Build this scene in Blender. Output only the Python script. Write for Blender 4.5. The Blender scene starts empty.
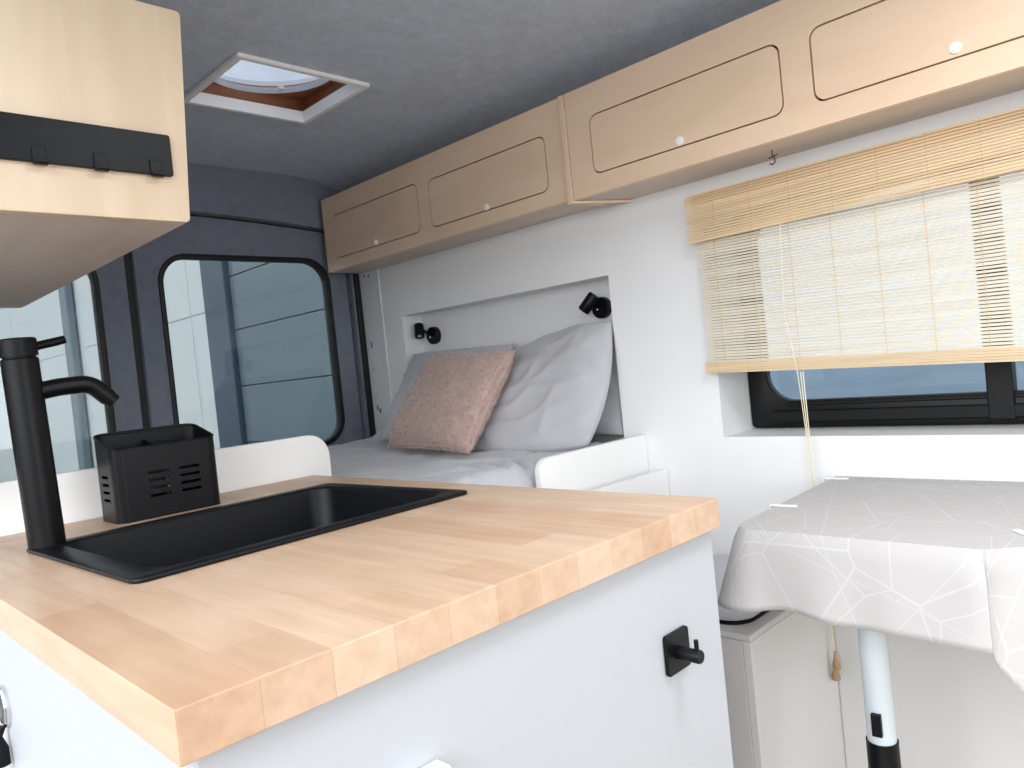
import bpy, bmesh, math, random
from mathutils import Vector, Matrix, noise

random.seed(7)
C = bpy.context.scene.collection
H = 1.08            # height of the eye above the van floor; modelling below is done relative to eye level
PI = math.pi

# ------------------------------------------------------------------ materials
def lin(c):
    out = []
    for v in c[:3]:
        v /= 255.0
        out.append(v / 12.92 if v <= 0.04045 else ((v + 0.055) / 1.055) ** 2.4)
    return (*out, 1.0)

def newmat(name):
    m = bpy.data.materials.new(name)
    m.use_nodes = True
    nt = m.node_tree
    b = nt.nodes['Principled BSDF']
    return m, nt, b

def simple(name, c, rough=0.5, metal=0.0, spec=0.5, sheen=0.0, var=0.0, vscale=6.0, bump=0.0, bscale=200.0, trans=0.0):
    m, nt, b = newmat(name)
    b.inputs['Base Color'].default_value = lin(c)
    b.inputs['Roughness'].default_value = rough
    b.inputs['Metallic'].default_value = metal
    b.inputs['Specular IOR Level'].default_value = spec
    b.inputs['Sheen Weight'].default_value = sheen
    tc = nt.nodes.new('ShaderNodeTexCoord')
    if var:
        n = nt.nodes.new('ShaderNodeTexNoise'); n.inputs['Scale'].default_value = vscale
        n.inputs['Detail'].default_value = 5
        nt.links.new(tc.outputs['Object'], n.inputs['Vector'])
        r = nt.nodes.new('ShaderNodeValToRGB')
        r.color_ramp.elements[0].position = 0.3; r.color_ramp.elements[1].position = 0.7
        a = lin(c)
        r.color_ramp.elements[0].color = (*[v * (1 - var) for v in a[:3]], 1)
        r.color_ramp.elements[1].color = (*[min(1, v * (1 + var)) for v in a[:3]], 1)
        nt.links.new(n.outputs['Fac'], r.inputs['Fac'])
        nt.links.new(r.outputs['Color'], b.inputs['Base Color'])
    if bump:
        n = nt.nodes.new('ShaderNodeTexNoise'); n.inputs['Scale'].default_value = bscale
        n.inputs['Detail'].default_value = 4
        nt.links.new(tc.outputs['Object'], n.inputs['Vector'])
        bp = nt.nodes.new('ShaderNodeBump'); bp.inputs['Strength'].default_value = bump
        bp.inputs['Distance'].default_value = 0.002
        nt.links.new(n.outputs['Fac'], bp.inputs['Height'])
        nt.links.new(bp.outputs['Normal'], b.inputs['Normal'])
    return m

def wood(name, c1, c2, axis, rough=0.45, scale=3.0, stretch=14.0):
    """plain plywood / veneer: a grain that runs along one axis"""
    m, nt, b = newmat(name)
    tc = nt.nodes.new('ShaderNodeTexCoord')
    mp = nt.nodes.new('ShaderNodeMapping')
    s = [stretch] * 3; s['XYZ'.index(axis)] = 1.0
    mp.inputs['Scale'].default_value = s
    nt.links.new(tc.outputs['Object'], mp.inputs['Vector'])
    n = nt.nodes.new('ShaderNodeTexNoise'); n.inputs['Scale'].default_value = scale
    n.inputs['Detail'].default_value = 6; n.inputs['Distortion'].default_value = 0.6
    nt.links.new(mp.outputs['Vector'], n.inputs['Vector'])
    r = nt.nodes.new('ShaderNodeValToRGB')
    r.color_ramp.elements[0].position = 0.33; r.color_ramp.elements[1].position = 0.68
    r.color_ramp.elements[0].color = lin(c1); r.color_ramp.elements[1].color = lin(c2)
    nt.links.new(n.outputs['Fac'], r.inputs['Fac'])
    nt.links.new(r.outputs['Color'], b.inputs['Base Color'])
    b.inputs['Roughness'].default_value = rough
    return m

def butcher_block(name):
    m, nt, b = newmat(name)
    N = nt.nodes; L = nt.links
    tc = N.new('ShaderNodeTexCoord')
    sp = N.new('ShaderNodeSeparateXYZ'); L.new(tc.outputs['Object'], sp.inputs[0])
    cb = N.new('ShaderNodeCombineXYZ')
    L.new(sp.outputs['Y'], cb.inputs['X']); L.new(sp.outputs['X'], cb.inputs['Y'])
    br = N.new('ShaderNodeTexBrick')
    br.offset = 0.37; br.offset_frequency = 2; br.squash = 1.0
    br.inputs['Scale'].default_value = 1.0
    br.inputs['Brick Width'].default_value = 0.43
    br.inputs['Row Height'].default_value = 0.0585
    br.inputs['Mortar Size'].default_value = 0.0004
    br.inputs['Mortar Smooth'].default_value = 0.6
    br.inputs['Color1'].default_value = lin((200, 168, 141))
    br.inputs['Color2'].default_value = lin((214, 188, 164))
    br.inputs['Mortar'].default_value = lin((188, 155, 125))
    L.new(cb.outputs[0], br.inputs['Vector'])
    mp = N.new('ShaderNodeMapping'); mp.inputs['Scale'].default_value = (30, 3.0, 30)
    L.new(tc.outputs['Object'], mp.inputs['Vector'])
    n = N.new('ShaderNodeTexNoise'); n.inputs['Scale'].default_value = 2.2; n.inputs['Detail'].default_value = 7
    n.inputs['Distortion'].default_value = 0.35
    L.new(mp.outputs[0], n.inputs['Vector'])
    r = N.new('ShaderNodeValToRGB')
    r.color_ramp.elements[0].position = 0.32; r.color_ramp.elements[1].position = 0.66
    r.color_ramp.elements[0].color = (0.84, 0.80, 0.76, 1); r.color_ramp.elements[1].color = (1.05, 1.05, 1.05, 1)
    L.new(n.outputs['Fac'], r.inputs['Fac'])
    mx = N.new('ShaderNodeMix'); mx.data_type = 'RGBA'; mx.blend_type = 'MULTIPLY'; mx.inputs['Factor'].default_value = 0.65
    L.new(br.outputs['Color'], mx.inputs[6]); L.new(r.outputs['Color'], mx.inputs[7])
    # small knots and pink heartwood patches
    n2 = N.new('ShaderNodeTexNoise'); n2.inputs['Scale'].default_value = 9; n2.inputs['Detail'].default_value = 3
    L.new(tc.outputs['Object'], n2.inputs['Vector'])
    r2 = N.new('ShaderNodeValToRGB')
    r2.color_ramp.elements[0].position = 0.35; r2.color_ramp.elements[1].position = 0.6
    r2.color_ramp.elements[0].color = (0.93, 0.86, 0.80, 1); r2.color_ramp.elements[1].color = (1, 1, 1, 1)
    L.new(n2.outputs['Fac'], r2.inputs['Fac'])
    mx2 = N.new('ShaderNodeMix'); mx2.data_type = 'RGBA'; mx2.blend_type = 'MULTIPLY'; mx2.inputs['Factor'].default_value = 0.7
    L.new(mx.outputs[2], mx2.inputs[6]); L.new(r2.outputs['Color'], mx2.inputs[7])
    L.new(mx2.outputs[2], b.inputs['Base Color'])
    b.inputs['Roughness'].default_value = 0.42
    return m

def felt(name, c):
    m, nt, b = newmat(name)
    N = nt.nodes; L = nt.links
    tc = N.new('ShaderNodeTexCoord')
    n = N.new('ShaderNodeTexNoise'); n.inputs['Scale'].default_value = 30; n.inputs['Detail'].default_value = 9
    n.inputs['Roughness'].default_value = 0.75
    L.new(tc.outputs['Object'], n.inputs['Vector'])
    r = N.new('ShaderNodeValToRGB')
    a = lin(c)
    r.color_ramp.elements[0].position = 0.3; r.color_ramp.elements[1].position = 0.7
    r.color_ramp.elements[0].color = (*[v * 0.84 for v in a[:3]], 1)
    r.color_ramp.elements[1].color = (*[v * 1.16 for v in a[:3]], 1)
    L.new(n.outputs['Fac'], r.inputs['Fac'])
    L.new(r.outputs['Color'], b.inputs['Base Color'])
    b.inputs['Roughness'].default_value = 0.9
    b.inputs['Sheen Weight'].default_value = 0.25
    n2 = N.new('ShaderNodeTexNoise'); n2.inputs['Scale'].default_value = 260; n2.inputs['Detail'].default_value = 4
    L.new(tc.outputs['Object'], n2.inputs['Vector'])
    bp = N.new('ShaderNodeBump'); bp.inputs['Strength'].default_value = 0.5; bp.inputs['Distance'].default_value = 0.003
    L.new(n2.outputs['Fac'], bp.inputs['Height']); L.new(bp.outputs['Normal'], b.inputs['Normal'])
    return m

def glass(name, tint, gloss=0.12):
    m = bpy.data.materials.new(name); m.use_nodes = True
    nt = m.node_tree; nt.nodes.clear()
    o = nt.nodes.new('ShaderNodeOutputMaterial')
    t = nt.nodes.new('ShaderNodeBsdfTransparent'); t.inputs['Color'].default_value = lin(tint)
    g = nt.nodes.new('ShaderNodeBsdfGlossy'); g.inputs['Roughness'].default_value = 0.03
    f = nt.nodes.new('ShaderNodeFresnel'); f.inputs['IOR'].default_value = 1.0 + gloss * 4
    mx = nt.nodes.new('ShaderNodeMixShader')
    nt.links.new(f.outputs[0], mx.inputs[0]); nt.links.new(t.outputs[0], mx.inputs[1]); nt.links.new(g.outputs[0], mx.inputs[2])
    nt.links.new(mx.outputs[0], o.inputs['Surface'])
    return m

def translucent(name, c, fac=0.4, var=0.12, vscale=(3, 3, 90)):
    m = bpy.data.materials.new(name); m.use_nodes = True
    nt = m.node_tree; b = nt.nodes['Principled BSDF']; o = nt.nodes['Material Output']
    tc = nt.nodes.new('ShaderNodeTexCoord'); mp = nt.nodes.new('ShaderNodeMapping'); mp.inputs['Scale'].default_value = vscale
    n = nt.nodes.new('ShaderNodeTexNoise'); n.inputs['Scale'].default_value = 1.0
    nt.links.new(tc.outputs['Object'], mp.inputs['Vector']); nt.links.new(mp.outputs[0], n.inputs['Vector'])
    r = nt.nodes.new('ShaderNodeValToRGB'); a = lin(c)
    r.color_ramp.elements[0].position = 0.3; r.color_ramp.elements[1].position = 0.7
    r.color_ramp.elements[0].color = (*[v * (1 - var) for v in a[:3]], 1)
    r.color_ramp.elements[1].color = (*[min(1, v * (1 + var)) for v in a[:3]], 1)
    nt.links.new(n.outputs['Fac'], r.inputs['Fac'])
    nt.links.new(r.outputs['Color'], b.inputs['Base Color'])
    b.inputs['Roughness'].default_value = 0.6
    t = nt.nodes.new('ShaderNodeBsdfTranslucent'); nt.links.new(r.outputs['Color'], t.inputs['Color'])
    mx = nt.nodes.new('ShaderNodeMixShader'); mx.inputs[0].default_value = fac
    nt.links.new(b.outputs[0], mx.inputs[1]); nt.links.new(t.outputs[0], mx.inputs[2])
    nt.links.new(mx.outputs[0], o.inputs['Surface'])
    return m

def cloth_pattern(name, base, line):
    """pale cloth printed with thin white lines that meet in stars and polygons"""
    m, nt, b = newmat(name)
    N = nt.nodes; L = nt.links
    uv = N.new('ShaderNodeTexCoord')
    prev = None
    for k, (sc, off, w) in enumerate(((6.5, (0, 0, 0), 0.006), (7.5, (3.3, 1.7, 0), 0.005))):
        mp = N.new('ShaderNodeMapping'); mp.inputs['Location'].default_value = off
        mp.inputs['Rotation'].default_value = (0, 0, 0.5 * k)
        L.new(uv.outputs['UV'], mp.inputs['Vector'])
        v = N.new('ShaderNodeTexVoronoi'); v.feature = 'DISTANCE_TO_EDGE'; v.voronoi_dimensions = '2D'
        v.inputs['Scale'].default_value = sc
        L.new(mp.outputs[0], v.inputs['Vector'])
        cmp = N.new('ShaderNodeMapRange')
        cmp.inputs['From Min'].default_value = w; cmp.inputs['From Max'].default_value = w * 2.2
        cmp.inputs['To Min'].default_value = 1.0; cmp.inputs['To Max'].default_value = 0.0
        L.new(v.outputs['Distance'], cmp.inputs['Value'])
        if prev is None: prev = cmp.outputs[0]
        else:
            mm = N.new('ShaderNodeMath'); mm.operation = 'MAXIMUM'
            L.new(prev, mm.inputs[0]); L.new(cmp.outputs[0], mm.inputs[1]); prev = mm.outputs[0]
    # star rays: straight lines running from scattered hubs
    for k, (ang, per, ph) in enumerate(((0.35, 0.21, 0.0), (1.25, 0.26, 0.4), (2.3, 0.23, 0.1))):
        mp = N.new('ShaderNodeMapping'); mp.inputs['Rotation'].default_value = (0, 0, ang)
        L.new(uv.outputs['UV'], mp.inputs['Vector'])
        s = N.new('ShaderNodeSeparateXYZ'); L.new(mp.outputs[0], s.inputs[0])
        dv = N.new('ShaderNodeMath'); dv.operation = 'MULTIPLY_ADD'; dv.inputs[1].default_value = 1 / per; dv.inputs[2].default_value = ph
        L.new(s.outputs['X'], dv.inputs[0])
        pp = N.new('ShaderNodeMath'); pp.operation = 'PINGPONG'; pp.inputs[1].default_value = 0.5
        L.new(dv.outputs[0], pp.inputs[0])
        cmp = N.new('ShaderNodeMapRange')
        cmp.inputs['From Min'].default_value = 0.0018; cmp.inputs['From Max'].default_value = 0.006
        cmp.inputs['To Min'].default_value = 0.8; cmp.inputs['To Max'].default_value = 0.0
        L.new(pp.outputs[0], cmp.inputs['Value'])
        mm = N.new('ShaderNodeMath'); mm.operation = 'MAXIMUM'
        L.new(prev, mm.inputs[0]); L.new(cmp.outputs[0], mm.inputs[1]); prev = mm.outputs[0]
    mx = N.new('ShaderNodeMix'); mx.data_type = 'RGBA'
    mx.inputs[6].default_value = lin(base); mx.inputs[7].default_value = lin(line)
    L.new(prev, mx.inputs['Factor'])
    L.new(mx.outputs[2], b.inputs['Base Color'])
    b.inputs['Roughness'].default_value = 0.8
    n2 = N.new('ShaderNodeTexNoise'); n2.inputs['Scale'].default_value = 500
    L.new(uv.outputs['Object'], n2.inputs['Vector'])
    bp = N.new('ShaderNodeBump'); bp.inputs['Strength'].default_value = 0.15; bp.inputs['Distance'].default_value = 0.001
    L.new(n2.outputs['Fac'], bp.inputs['Height']); L.new(bp.outputs['Normal'], b.inputs['Normal'])
    return m

M = {}
M['white_wall'] = simple('white painted board', (236, 236, 236), 0.55, var=0.015, vscale=3)
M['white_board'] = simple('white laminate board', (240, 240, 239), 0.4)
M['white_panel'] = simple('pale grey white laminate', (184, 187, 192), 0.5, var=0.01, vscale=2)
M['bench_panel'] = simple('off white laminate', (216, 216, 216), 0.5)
M['white_plastic'] = simple('white plastic', (242, 242, 240), 0.35)
M['white_metal'] = simple('white painted sheet metal', (226, 232, 234), 0.35)
M['felt'] = felt('grey felt lining', (180, 190, 206))
M['felt_dark'] = felt('dark grey felt lining', (120, 126, 139))
M['black_rubber'] = simple('black rubber', (14, 15, 18), 0.55)
M['black_gloss'] = simple('black window frame plastic', (6, 7, 9), 0.45, spec=0.3)
M['black_matt'] = simple('matt black metal', (7, 8, 12), 0.40, spec=0.25)
M['black_sink'] = simple('black granite composite', (8, 10, 15), 0.42, spec=0.28, bump=0.15, bscale=900)
M['black_plastic'] = simple('black plastic', (7, 8, 12), 0.40, spec=0.25)
M['gap_shade'] = simple('dark gap shade', (26, 14, 8), 0.9)
M['chrome'] = simple('chrome', (220, 222, 225), 0.12, metal=1.0)
M['bronze'] = simple('bronze hook metal', (88, 66, 50), 0.4, metal=0.8)
M['birch'] = wood('birch plywood', (227, 197, 168), (235, 207, 178), 'Y', 0.42, 2.2, 4.0)
M['birch_side'] = wood('birch veneer', (213, 190, 163), (223, 202, 176), 'Z', 0.4, 2.4, 9.0)
M['ply_edge'] = simple('plywood edge', (200, 158, 122), 0.6, var=0.06, vscale=40)
M['ply_under'] = wood('plywood underside', (203, 188, 174), (212, 198, 184), 'Y', 0.55, 2.0, 9.0)
M['block'] = butcher_block('oak butcher block')
M['lining'] = wood('reddish plywood lining', (150, 92, 64), (172, 112, 80), 'X', 0.55, 3.0, 8.0)
M['bedding'] = simple('grey cotton bedding', (194, 196, 201), 0.85, sheen=0.2, var=0.03, vscale=5, bump=0.1, bscale=700)
M['pillow_grey'] = simple('grey cotton pillowcase', (187, 187, 191), 0.85, sheen=0.2, var=0.03, vscale=5, bump=0.1, bscale=700)
M['fleece'] = simple('dusty pink fleece', (188, 162, 152), 0.95, sheen=0.6, var=0.10, vscale=60)
M['seat_fabric'] = simple('grey seat fabric', (188, 188, 195), 0.9, sheen=0.2, bump=0.2, bscale=500)
M['cloth'] = cloth_pattern('beige cloth with white line print', (190, 187, 186), (200, 198, 198))
M['bamboo'] = translucent('bamboo slats', (244, 222, 184), 0.32, 0.09)
M['bamboo_panel'] = translucent('pale bamboo slats', (240, 232, 214), 0.26, 0.06)
M['thread'] = simple('blind thread', (214, 188, 142), 0.8)
M['cord'] = simple('cream cord', (232, 224, 196), 0.8)
M['tassel'] = wood('wooden cord pull', (150, 120, 90), (176, 146, 112), 'Z')
M['leg_white'] = simple('white powder coated tube', (208, 217, 223), 0.3)
M['grey_edge'] = simple('grey edge strip', (206, 205, 204), 0.5)
M['glass_dark'] = glass('tinted privacy glass', (222, 227, 229), 0.12)
M['glass_side'] = glass('tinted side glass', (210, 217, 223), 0.12)
M['dome'] = translucent('clear frosted dome', (168, 178, 192), 0.7, 0.06, (14, 14, 14))
M['ring'] = translucent('white translucent ring', (240, 244, 248), 0.7, 0.02)
M['concrete'] = simple('concrete paving', (120, 122, 124), 0.85, var=0.08, vscale=2)
M['facade_white'] = simple('white cladding', (225, 230, 228), 0.6, var=0.02)
M['facade_blue'] = simple('blue grey door panel', (102, 119, 128), 0.22, var=0.04)
M['facade_low'] = simple('blue grey painted wall', (196, 214, 228), 0.6, var=0.06, vscale=3)
M['facade_dark'] = simple('dark blue grey frame', (58, 78, 96), 0.4)
M['floor'] = wood('vinyl floor', (176, 160, 140), (196, 182, 160), 'Y')

# ------------------------------------------------------------------ mesh helpers
def add_box(bm, a, b, bevel=0.0, seg=2):
    x0, y0, z0 = (min(a[i], b[i]) for i in range(3)); x1, y1, z1 = (max(a[i], b[i]) for i in range(3))
    t = bmesh.new()
    v = [t.verts.new(p) for p in ((x0,y0,z0),(x1,y0,z0),(x1,y1,z0),(x0,y1,z0),(x0,y0,z1),(x1,y0,z1),(x1,y1,z1),(x0,y1,z1))]
    for f in ((3,2,1,0),(4,5,6,7),(0,1,5,4),(1,2,6,5),(2,3,7,6),(3,0,4,7)):
        t.faces.new([v[i] for i in f])
    if bevel:
        bmesh.ops.bevel(t, geom=list(t.edges), offset=bevel, segments=seg, affect='EDGES', profile=0.5)
    merge(bm, t)

def merge(bm, t, mat=None):
    me = bpy.data.meshes.new('tmp'); t.to_mesh(me); t.free()
    if mat is not None: me.transform(mat)
    bm.from_mesh(me); bpy.data.meshes.remove(me)

def frame_of(d):
    d = d.normalized()
    up = Vector((0, 0, 1)) if abs(d.z) < 0.95 else Vector((1, 0, 0))
    a = d.cross(up).normalized(); b = d.cross(a).normalized()
    return a, b

def add_tube(bm, pts, r, seg=16, cap=True):
    pts = [Vector(p) for p in pts]
    n = len(pts); rad = r if isinstance(r, (list, tuple)) else [r] * n
    rings = []; a = None
    for i, p in enumerate(pts):
        d = (pts[min(i+1, n-1)] - pts[max(i-1, 0)])
        if d.length < 1e-9: d = pts[-1] - pts[0]
        d.normalize()
        if a is None: a, b = frame_of(d)
        else:
            a = (a - d * a.dot(d)).normalized(); b = d.cross(a).normalized()
        rings.append([bm.verts.new(p + rad[i] * (math.cos(2*PI*k/seg) * a + math.sin(2*PI*k/seg) * b)) for k in range(seg)])
    for i in range(n - 1):
        for k in range(seg):
            bm.faces.new((rings[i][k], rings[i][(k+1) % seg], rings[i+1][(k+1) % seg], rings[i+1][k]))
    if cap:
        bm.faces.new(list(reversed(rings[0]))); bm.faces.new(rings[-1])

def add_lathe(bm, base, axis, prof, seg=32):
    """profile = [(distance along axis, radius)]"""
    base = Vector(base); d = Vector(axis).normalized(); a, b = frame_of(d)
    rings = []
    for t, r in prof:
        c = base + d * t
        if r < 1e-6: rings.append([bm.verts.new(c)])
        else: rings.append([bm.verts.new(c + r * (math.cos(2*PI*k/seg) * a + math.sin(2*PI*k/seg) * b)) for k in range(seg)])
    for i in range(len(rings) - 1):
        A, B = rings[i], rings[i+1]
        for k in range(seg):
            k2 = (k + 1) % seg
            if len(A) == 1 and len(B) == 1: continue
            if len(A) == 1: bm.faces.new((A[0], B[k2], B[k]))
            elif len(B) == 1: bm.faces.new((A[k], A[k2], B[0]))
            else: bm.faces.new((A[k], A[k2], B[k2], B[k]))

def rr(u0, v0, u1, v1, r=0.0, n=8):
    if r <= 0: return [(u0, v0), (u1, v0), (u1, v1), (u0, v1)]
    pts = []
    for cx, cy, a0 in ((u1-r, v0+r, -PI/2), (u1-r, v1-r, 0), (u0+r, v1-r, PI/2), (u0+r, v0+r, PI)):
        for k in range(n + 1):
            a = a0 + (PI/2) * k / n
            pts.append((cx + r * math.cos(a), cy + r * math.sin(a)))
    return pts

def circle(cx, cy, r, n=48):
    return [(cx + r * math.cos(2*PI*k/n), cy + r * math.sin(2*PI*k/n)) for k in range(n)]

def add_plate(bm, plane, p0, p1, loops, bevel=0.0):
    """a flat board with holes; loops are 2D outlines in the plane's own axes; it reaches from p0 to p1 along the normal"""
    cu = bpy.data.curves.new('tmp_curve', 'CURVE'); cu.dimensions = '2D'; cu.fill_mode = 'BOTH'
    t = abs(p1 - p0)
    cu.extrude = t / 2 - bevel
    if bevel: cu.bevel_depth = bevel; cu.bevel_resolution = 1; cu.offset = -bevel
    for lp in loops:
        s = cu.splines.new('POLY'); s.points.add(len(lp) - 1)
        for q, p in zip(s.points, lp): q.co = (p[0], p[1], 0, 1)
        s.use_cyclic_u = True
    o = bpy.data.objects.new('tmp_curve', cu); C.objects.link(o)
    dg = bpy.context.evaluated_depsgraph_get()
    me = bpy.data.meshes.new_from_object(o.evaluated_get(dg))
    bpy.data.objects.remove(o); bpy.data.curves.remove(cu)
    mid = (p0 + p1) / 2
    for v in me.vertices:
        u, w, n = v.co
        v.co = (mid + n, u, w) if plane == 'X' else ((u, mid - n, w) if plane == 'Y' else (u, w, mid + n))
    t = bmesh.new(); t.from_mesh(me); bpy.data.meshes.remove(me)
    bmesh.ops.remove_doubles(t, verts=list(t.verts), dist=1e-6)
    merge(bm, t)

WORLD = {}   # world position of each linked object, so children can be stored relative to their parent

def obj(name, bm, m, parent=None, smooth=False, loc=None, angle=35):
    bmesh.ops.recalc_face_normals(bm, faces=list(bm.faces))
    me = bpy.data.meshes.new(name)
    bm.to_mesh(me); bm.free()
    for mm in (m if isinstance(m, (list, tuple)) else [m]): me.materials.append(mm)
    o = bpy.data.objects.new(name, me); C.objects.link(o)
    if parent is None and loc is None:
        xs = [v.co for v in me.vertices]
        loc = Vector(((min(p.x for p in xs) + max(p.x for p in xs)) / 2, (min(p.y for p in xs) + max(p.y for p in xs)) / 2, min(p.z for p in xs)))
        loc.z += H
    if parent is not None:
        org = WORLD[parent.name]; o.parent = parent; o.location = (0, 0, 0)
    else:
        org = Vector(loc); o.location = org
    WORLD[o.name] = org
    me.transform(Matrix.Translation(Vector((0, 0, H)) - org))
    for p in me.polygons: p.use_smooth = smooth
    if smooth:
        try: me.set_sharp_from_angle(angle=math.radians(angle))
        except Exception: pass
    return o

def thing(name, loc, label, cat, group=None):
    o = bpy.data.objects.new(name, None); C.objects.link(o)
    o.empty_display_size = 0.05
    o.location = Vector((loc[0], loc[1], loc[2] + H)); WORLD[o.name] = Vector(o.location)
    return tag(o, label, cat, group)

def tag(o, label, cat, group=None, kind=None):
    o['label'] = label; o['category'] = cat
    if group: o['group'] = group
    if kind: o['kind'] = kind
    return o

def struct(o, label=None, cat=None):
    o['kind'] = 'structure'
    if label: o['label'] = label
    if cat: o['category'] = cat
    return o

def B(): return bmesh.new()

def box_obj(name, a, b, m, parent=None, bevel=0.002):
    bm = B(); add_box(bm, a, b, bevel); return obj(name, bm, m, parent)

def plate_obj(name, plane, p0, p1, loops, m, parent=None, bevel=0.0, smooth=False):
    bm = B(); add_plate(bm, plane, p0, p1, loops, bevel); return obj(name, bm, m, parent, smooth)

WALL = 1.6       # inner face of the wall with the long cupboards
REAR = 2.32      # inner face of the rear end
CEIL = 0.735

# ================================================================== SHELL
struct(box_obj('floor', (-0.2, -2.1, -1.12), (1.76, 2.45, -1.08), M['floor'], bevel=0), 'floor of the van', 'floor')

# ceiling: flat felt with the hatch hole, rolling down towards the cupboard wall
HX0, HX1, HY0, HY1 = 0.809, 1.124, 1.527, 1.812
bm = B()
add_plate(bm, 'Z', CEIL, CEIL + 0.02, [rr(-0.2, -2.1, 1.32, 2.45), rr(HX0 - .012, HY0 - .012, HX1 + .012, HY1 + .012), rr(0.50, -0.20, 0.98, 0.24, 0.03)])  # the rounded opening near the front is made up for the top fill
prof = [(1.32, CEIL)]
for k in range(1, 9):
    t = k / 8; prof.append((1.32 + 0.30 * t, CEIL - 0.052 * t * t))
for (xa, za), (xb, zb) in zip(prof, prof[1:]):
    v = [bm.verts.new(p) for p in ((xa,-2.1,za),(xb,-2.1,zb),(xb,2.45,zb),(xa,2.45,za),(xa,-2.1,za+.02),(xb,-2.1,zb+.02),(xb,2.45,zb+.02),(xa,2.45,za+.02))]
    for f in ((3,2,1,0),(4,5,6,7),(0,1,5,4),(2,3,7,6),(1,2,6,5),(3,0,4,7)): bm.faces.new([v[i] for i in f])
struct(obj('ceiling', bm, M['felt'], smooth=True), 'grey felt lined ceiling', 'ceiling')

# wall with cupboards: niche and window recess cut out
NY0, NY1, NZ0, NZ1, NX = 1.19, 2.086, -0.30, 0.213, 1.682
WY0, WY1, WZ0, WZ1, WX = -0.35, 0.90, -0.2176, 0.345, 1.745
bm = B()
add_plate(bm, 'X', WALL, WALL + 0.02, [rr(-2.1, -1.08, 2.33, 0.69), rr(NY0, NZ0, NY1, NZ1), rr(WY0, WZ0, WY1, WZ1)])
def add_recess(bm, y0, y1, z0, z1, x0, x1, back=True, t=0.012):
    add_box(bm, (x0, y0 - t, z0 - t), (x1, y0, z1 + t)); add_box(bm, (x0, y1, z0 - t), (x1, y1 + t, z1 + t))
    add_box(bm, (x0, y0, z0 - t), (x1, y1, z0)); add_box(bm, (x0, y0, z1), (x1, y1, z1 + t))
    if back: add_box(bm, (x1, y0 - t, z0 - t), (x1 + t, y1 + t, z1 + t))
add_recess(bm, NY0, NY1, NZ0, NZ1, WALL + 0.0202, NX)
add_recess(bm, WY0, WY1, WZ0, WZ1, WALL + 0.0202, WX + 0.03, back=False)
struct(obj('wall_right', bm, M['white_wall']), 'white wall with a bed niche and a window recess', 'wall')

# sheet metal pillar strip with punched holes between that wall and the rear door
bm = B(); add_plate(bm, 'X', WALL - 0.004, WALL, [rr(2.195, -1.0, 2.312, 0.45), circle(2.284, 0.384, 0.006, 12), circle(2.256, 0.380, 0.006, 12),
    rr(2.276, 0.118, 2.286, 0.142, .004, 3), circle(2.284, 0.039, 0.004, 10), rr(2.280, -0.110, 2.290, -0.092), rr(2.264, -0.120, 2.276, -0.104), rr(2.283, -0.085, 2.287, -0.05)])
struct(obj('trim_1', bm, M['white_metal']), 'white metal pillar strip with punched holes', 'trim')
bm = B(); add_box(bm, (WALL - 0.0014, 2.2, -1.0), (WALL - 0.0004, 2.305, 0.44))  # thin black sheet on the wall paints the shade in the holes
struct(obj('trim_2', bm, M['black_rubber']), 'black sheet standing in for the shade inside the punched holes', 'trim')

# far wall (left): felt, solid behind the sliding door opening
bm = B()
add_plate(bm, 'X', -0.17, -0.15, [rr(-2.1, -1.08, 2.45, CEIL + 0.02), [(-0.95, -1.0), (1.50, -1.0), (1.50, 0.20), (0.98, 0.22), (0.98, 0.68), (-0.95, 0.68)]])
struct(obj('wall_left', bm, M['white_wall']), 'white wall with the open sliding door', 'wall')
bm = B()
add_plate(bm, 'Y', -2.12, -2.1, [rr(-0.2, -1.08, 1.76, CEIL + 0.02), rr(0.0, -0.35, 1.55, 0.5, 0.12)])
struct(obj('wall_front', bm, M['white_wall']), 'front end with the windscreen opening', 'wall')

# rear end: surround with one big opening, two doors in it
DL, DR, DT = 0.045, 1.566, 0.588
def arch(x0, z0, x1, d, n=24):
    """door outline whose top follows the bowed header"""
    top = [(x1 + (x0 - x1) * k / n) for k in range(n + 1)]
    return [(x0, z0), (x1, z0)] + [(x, DT - d - 0.040 * ((x - 0.81) / 0.76) ** 2) for x in top]
bm = B()
add_plate(bm, 'Y', REAR, REAR + 0.05, [rr(-0.2, -1.08, 1.76, CEIL + 0.02), arch(DL, -0.98, DR, 0.0)])
struct(obj('wall_rear', bm, M['felt_dark']), 'dark felt surround of the rear doors', 'wall')
bm = B(); add_plate(bm, 'Y', REAR + 0.048, REAR + 0.062, [arch(DL - 0.03, -1.0, DR + 0.03, -0.03), arch(DL + 0.02, -0.95, DR - 0.02, 0.03)])
add_box(bm, (0.795, REAR + 0.03, -0.97), (0.827, REAR + 0.0478, DT - 0.02))
struct(obj('trim_3', bm, M['black_rubber']), 'black rubber seal around the rear doors', 'trim')

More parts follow.
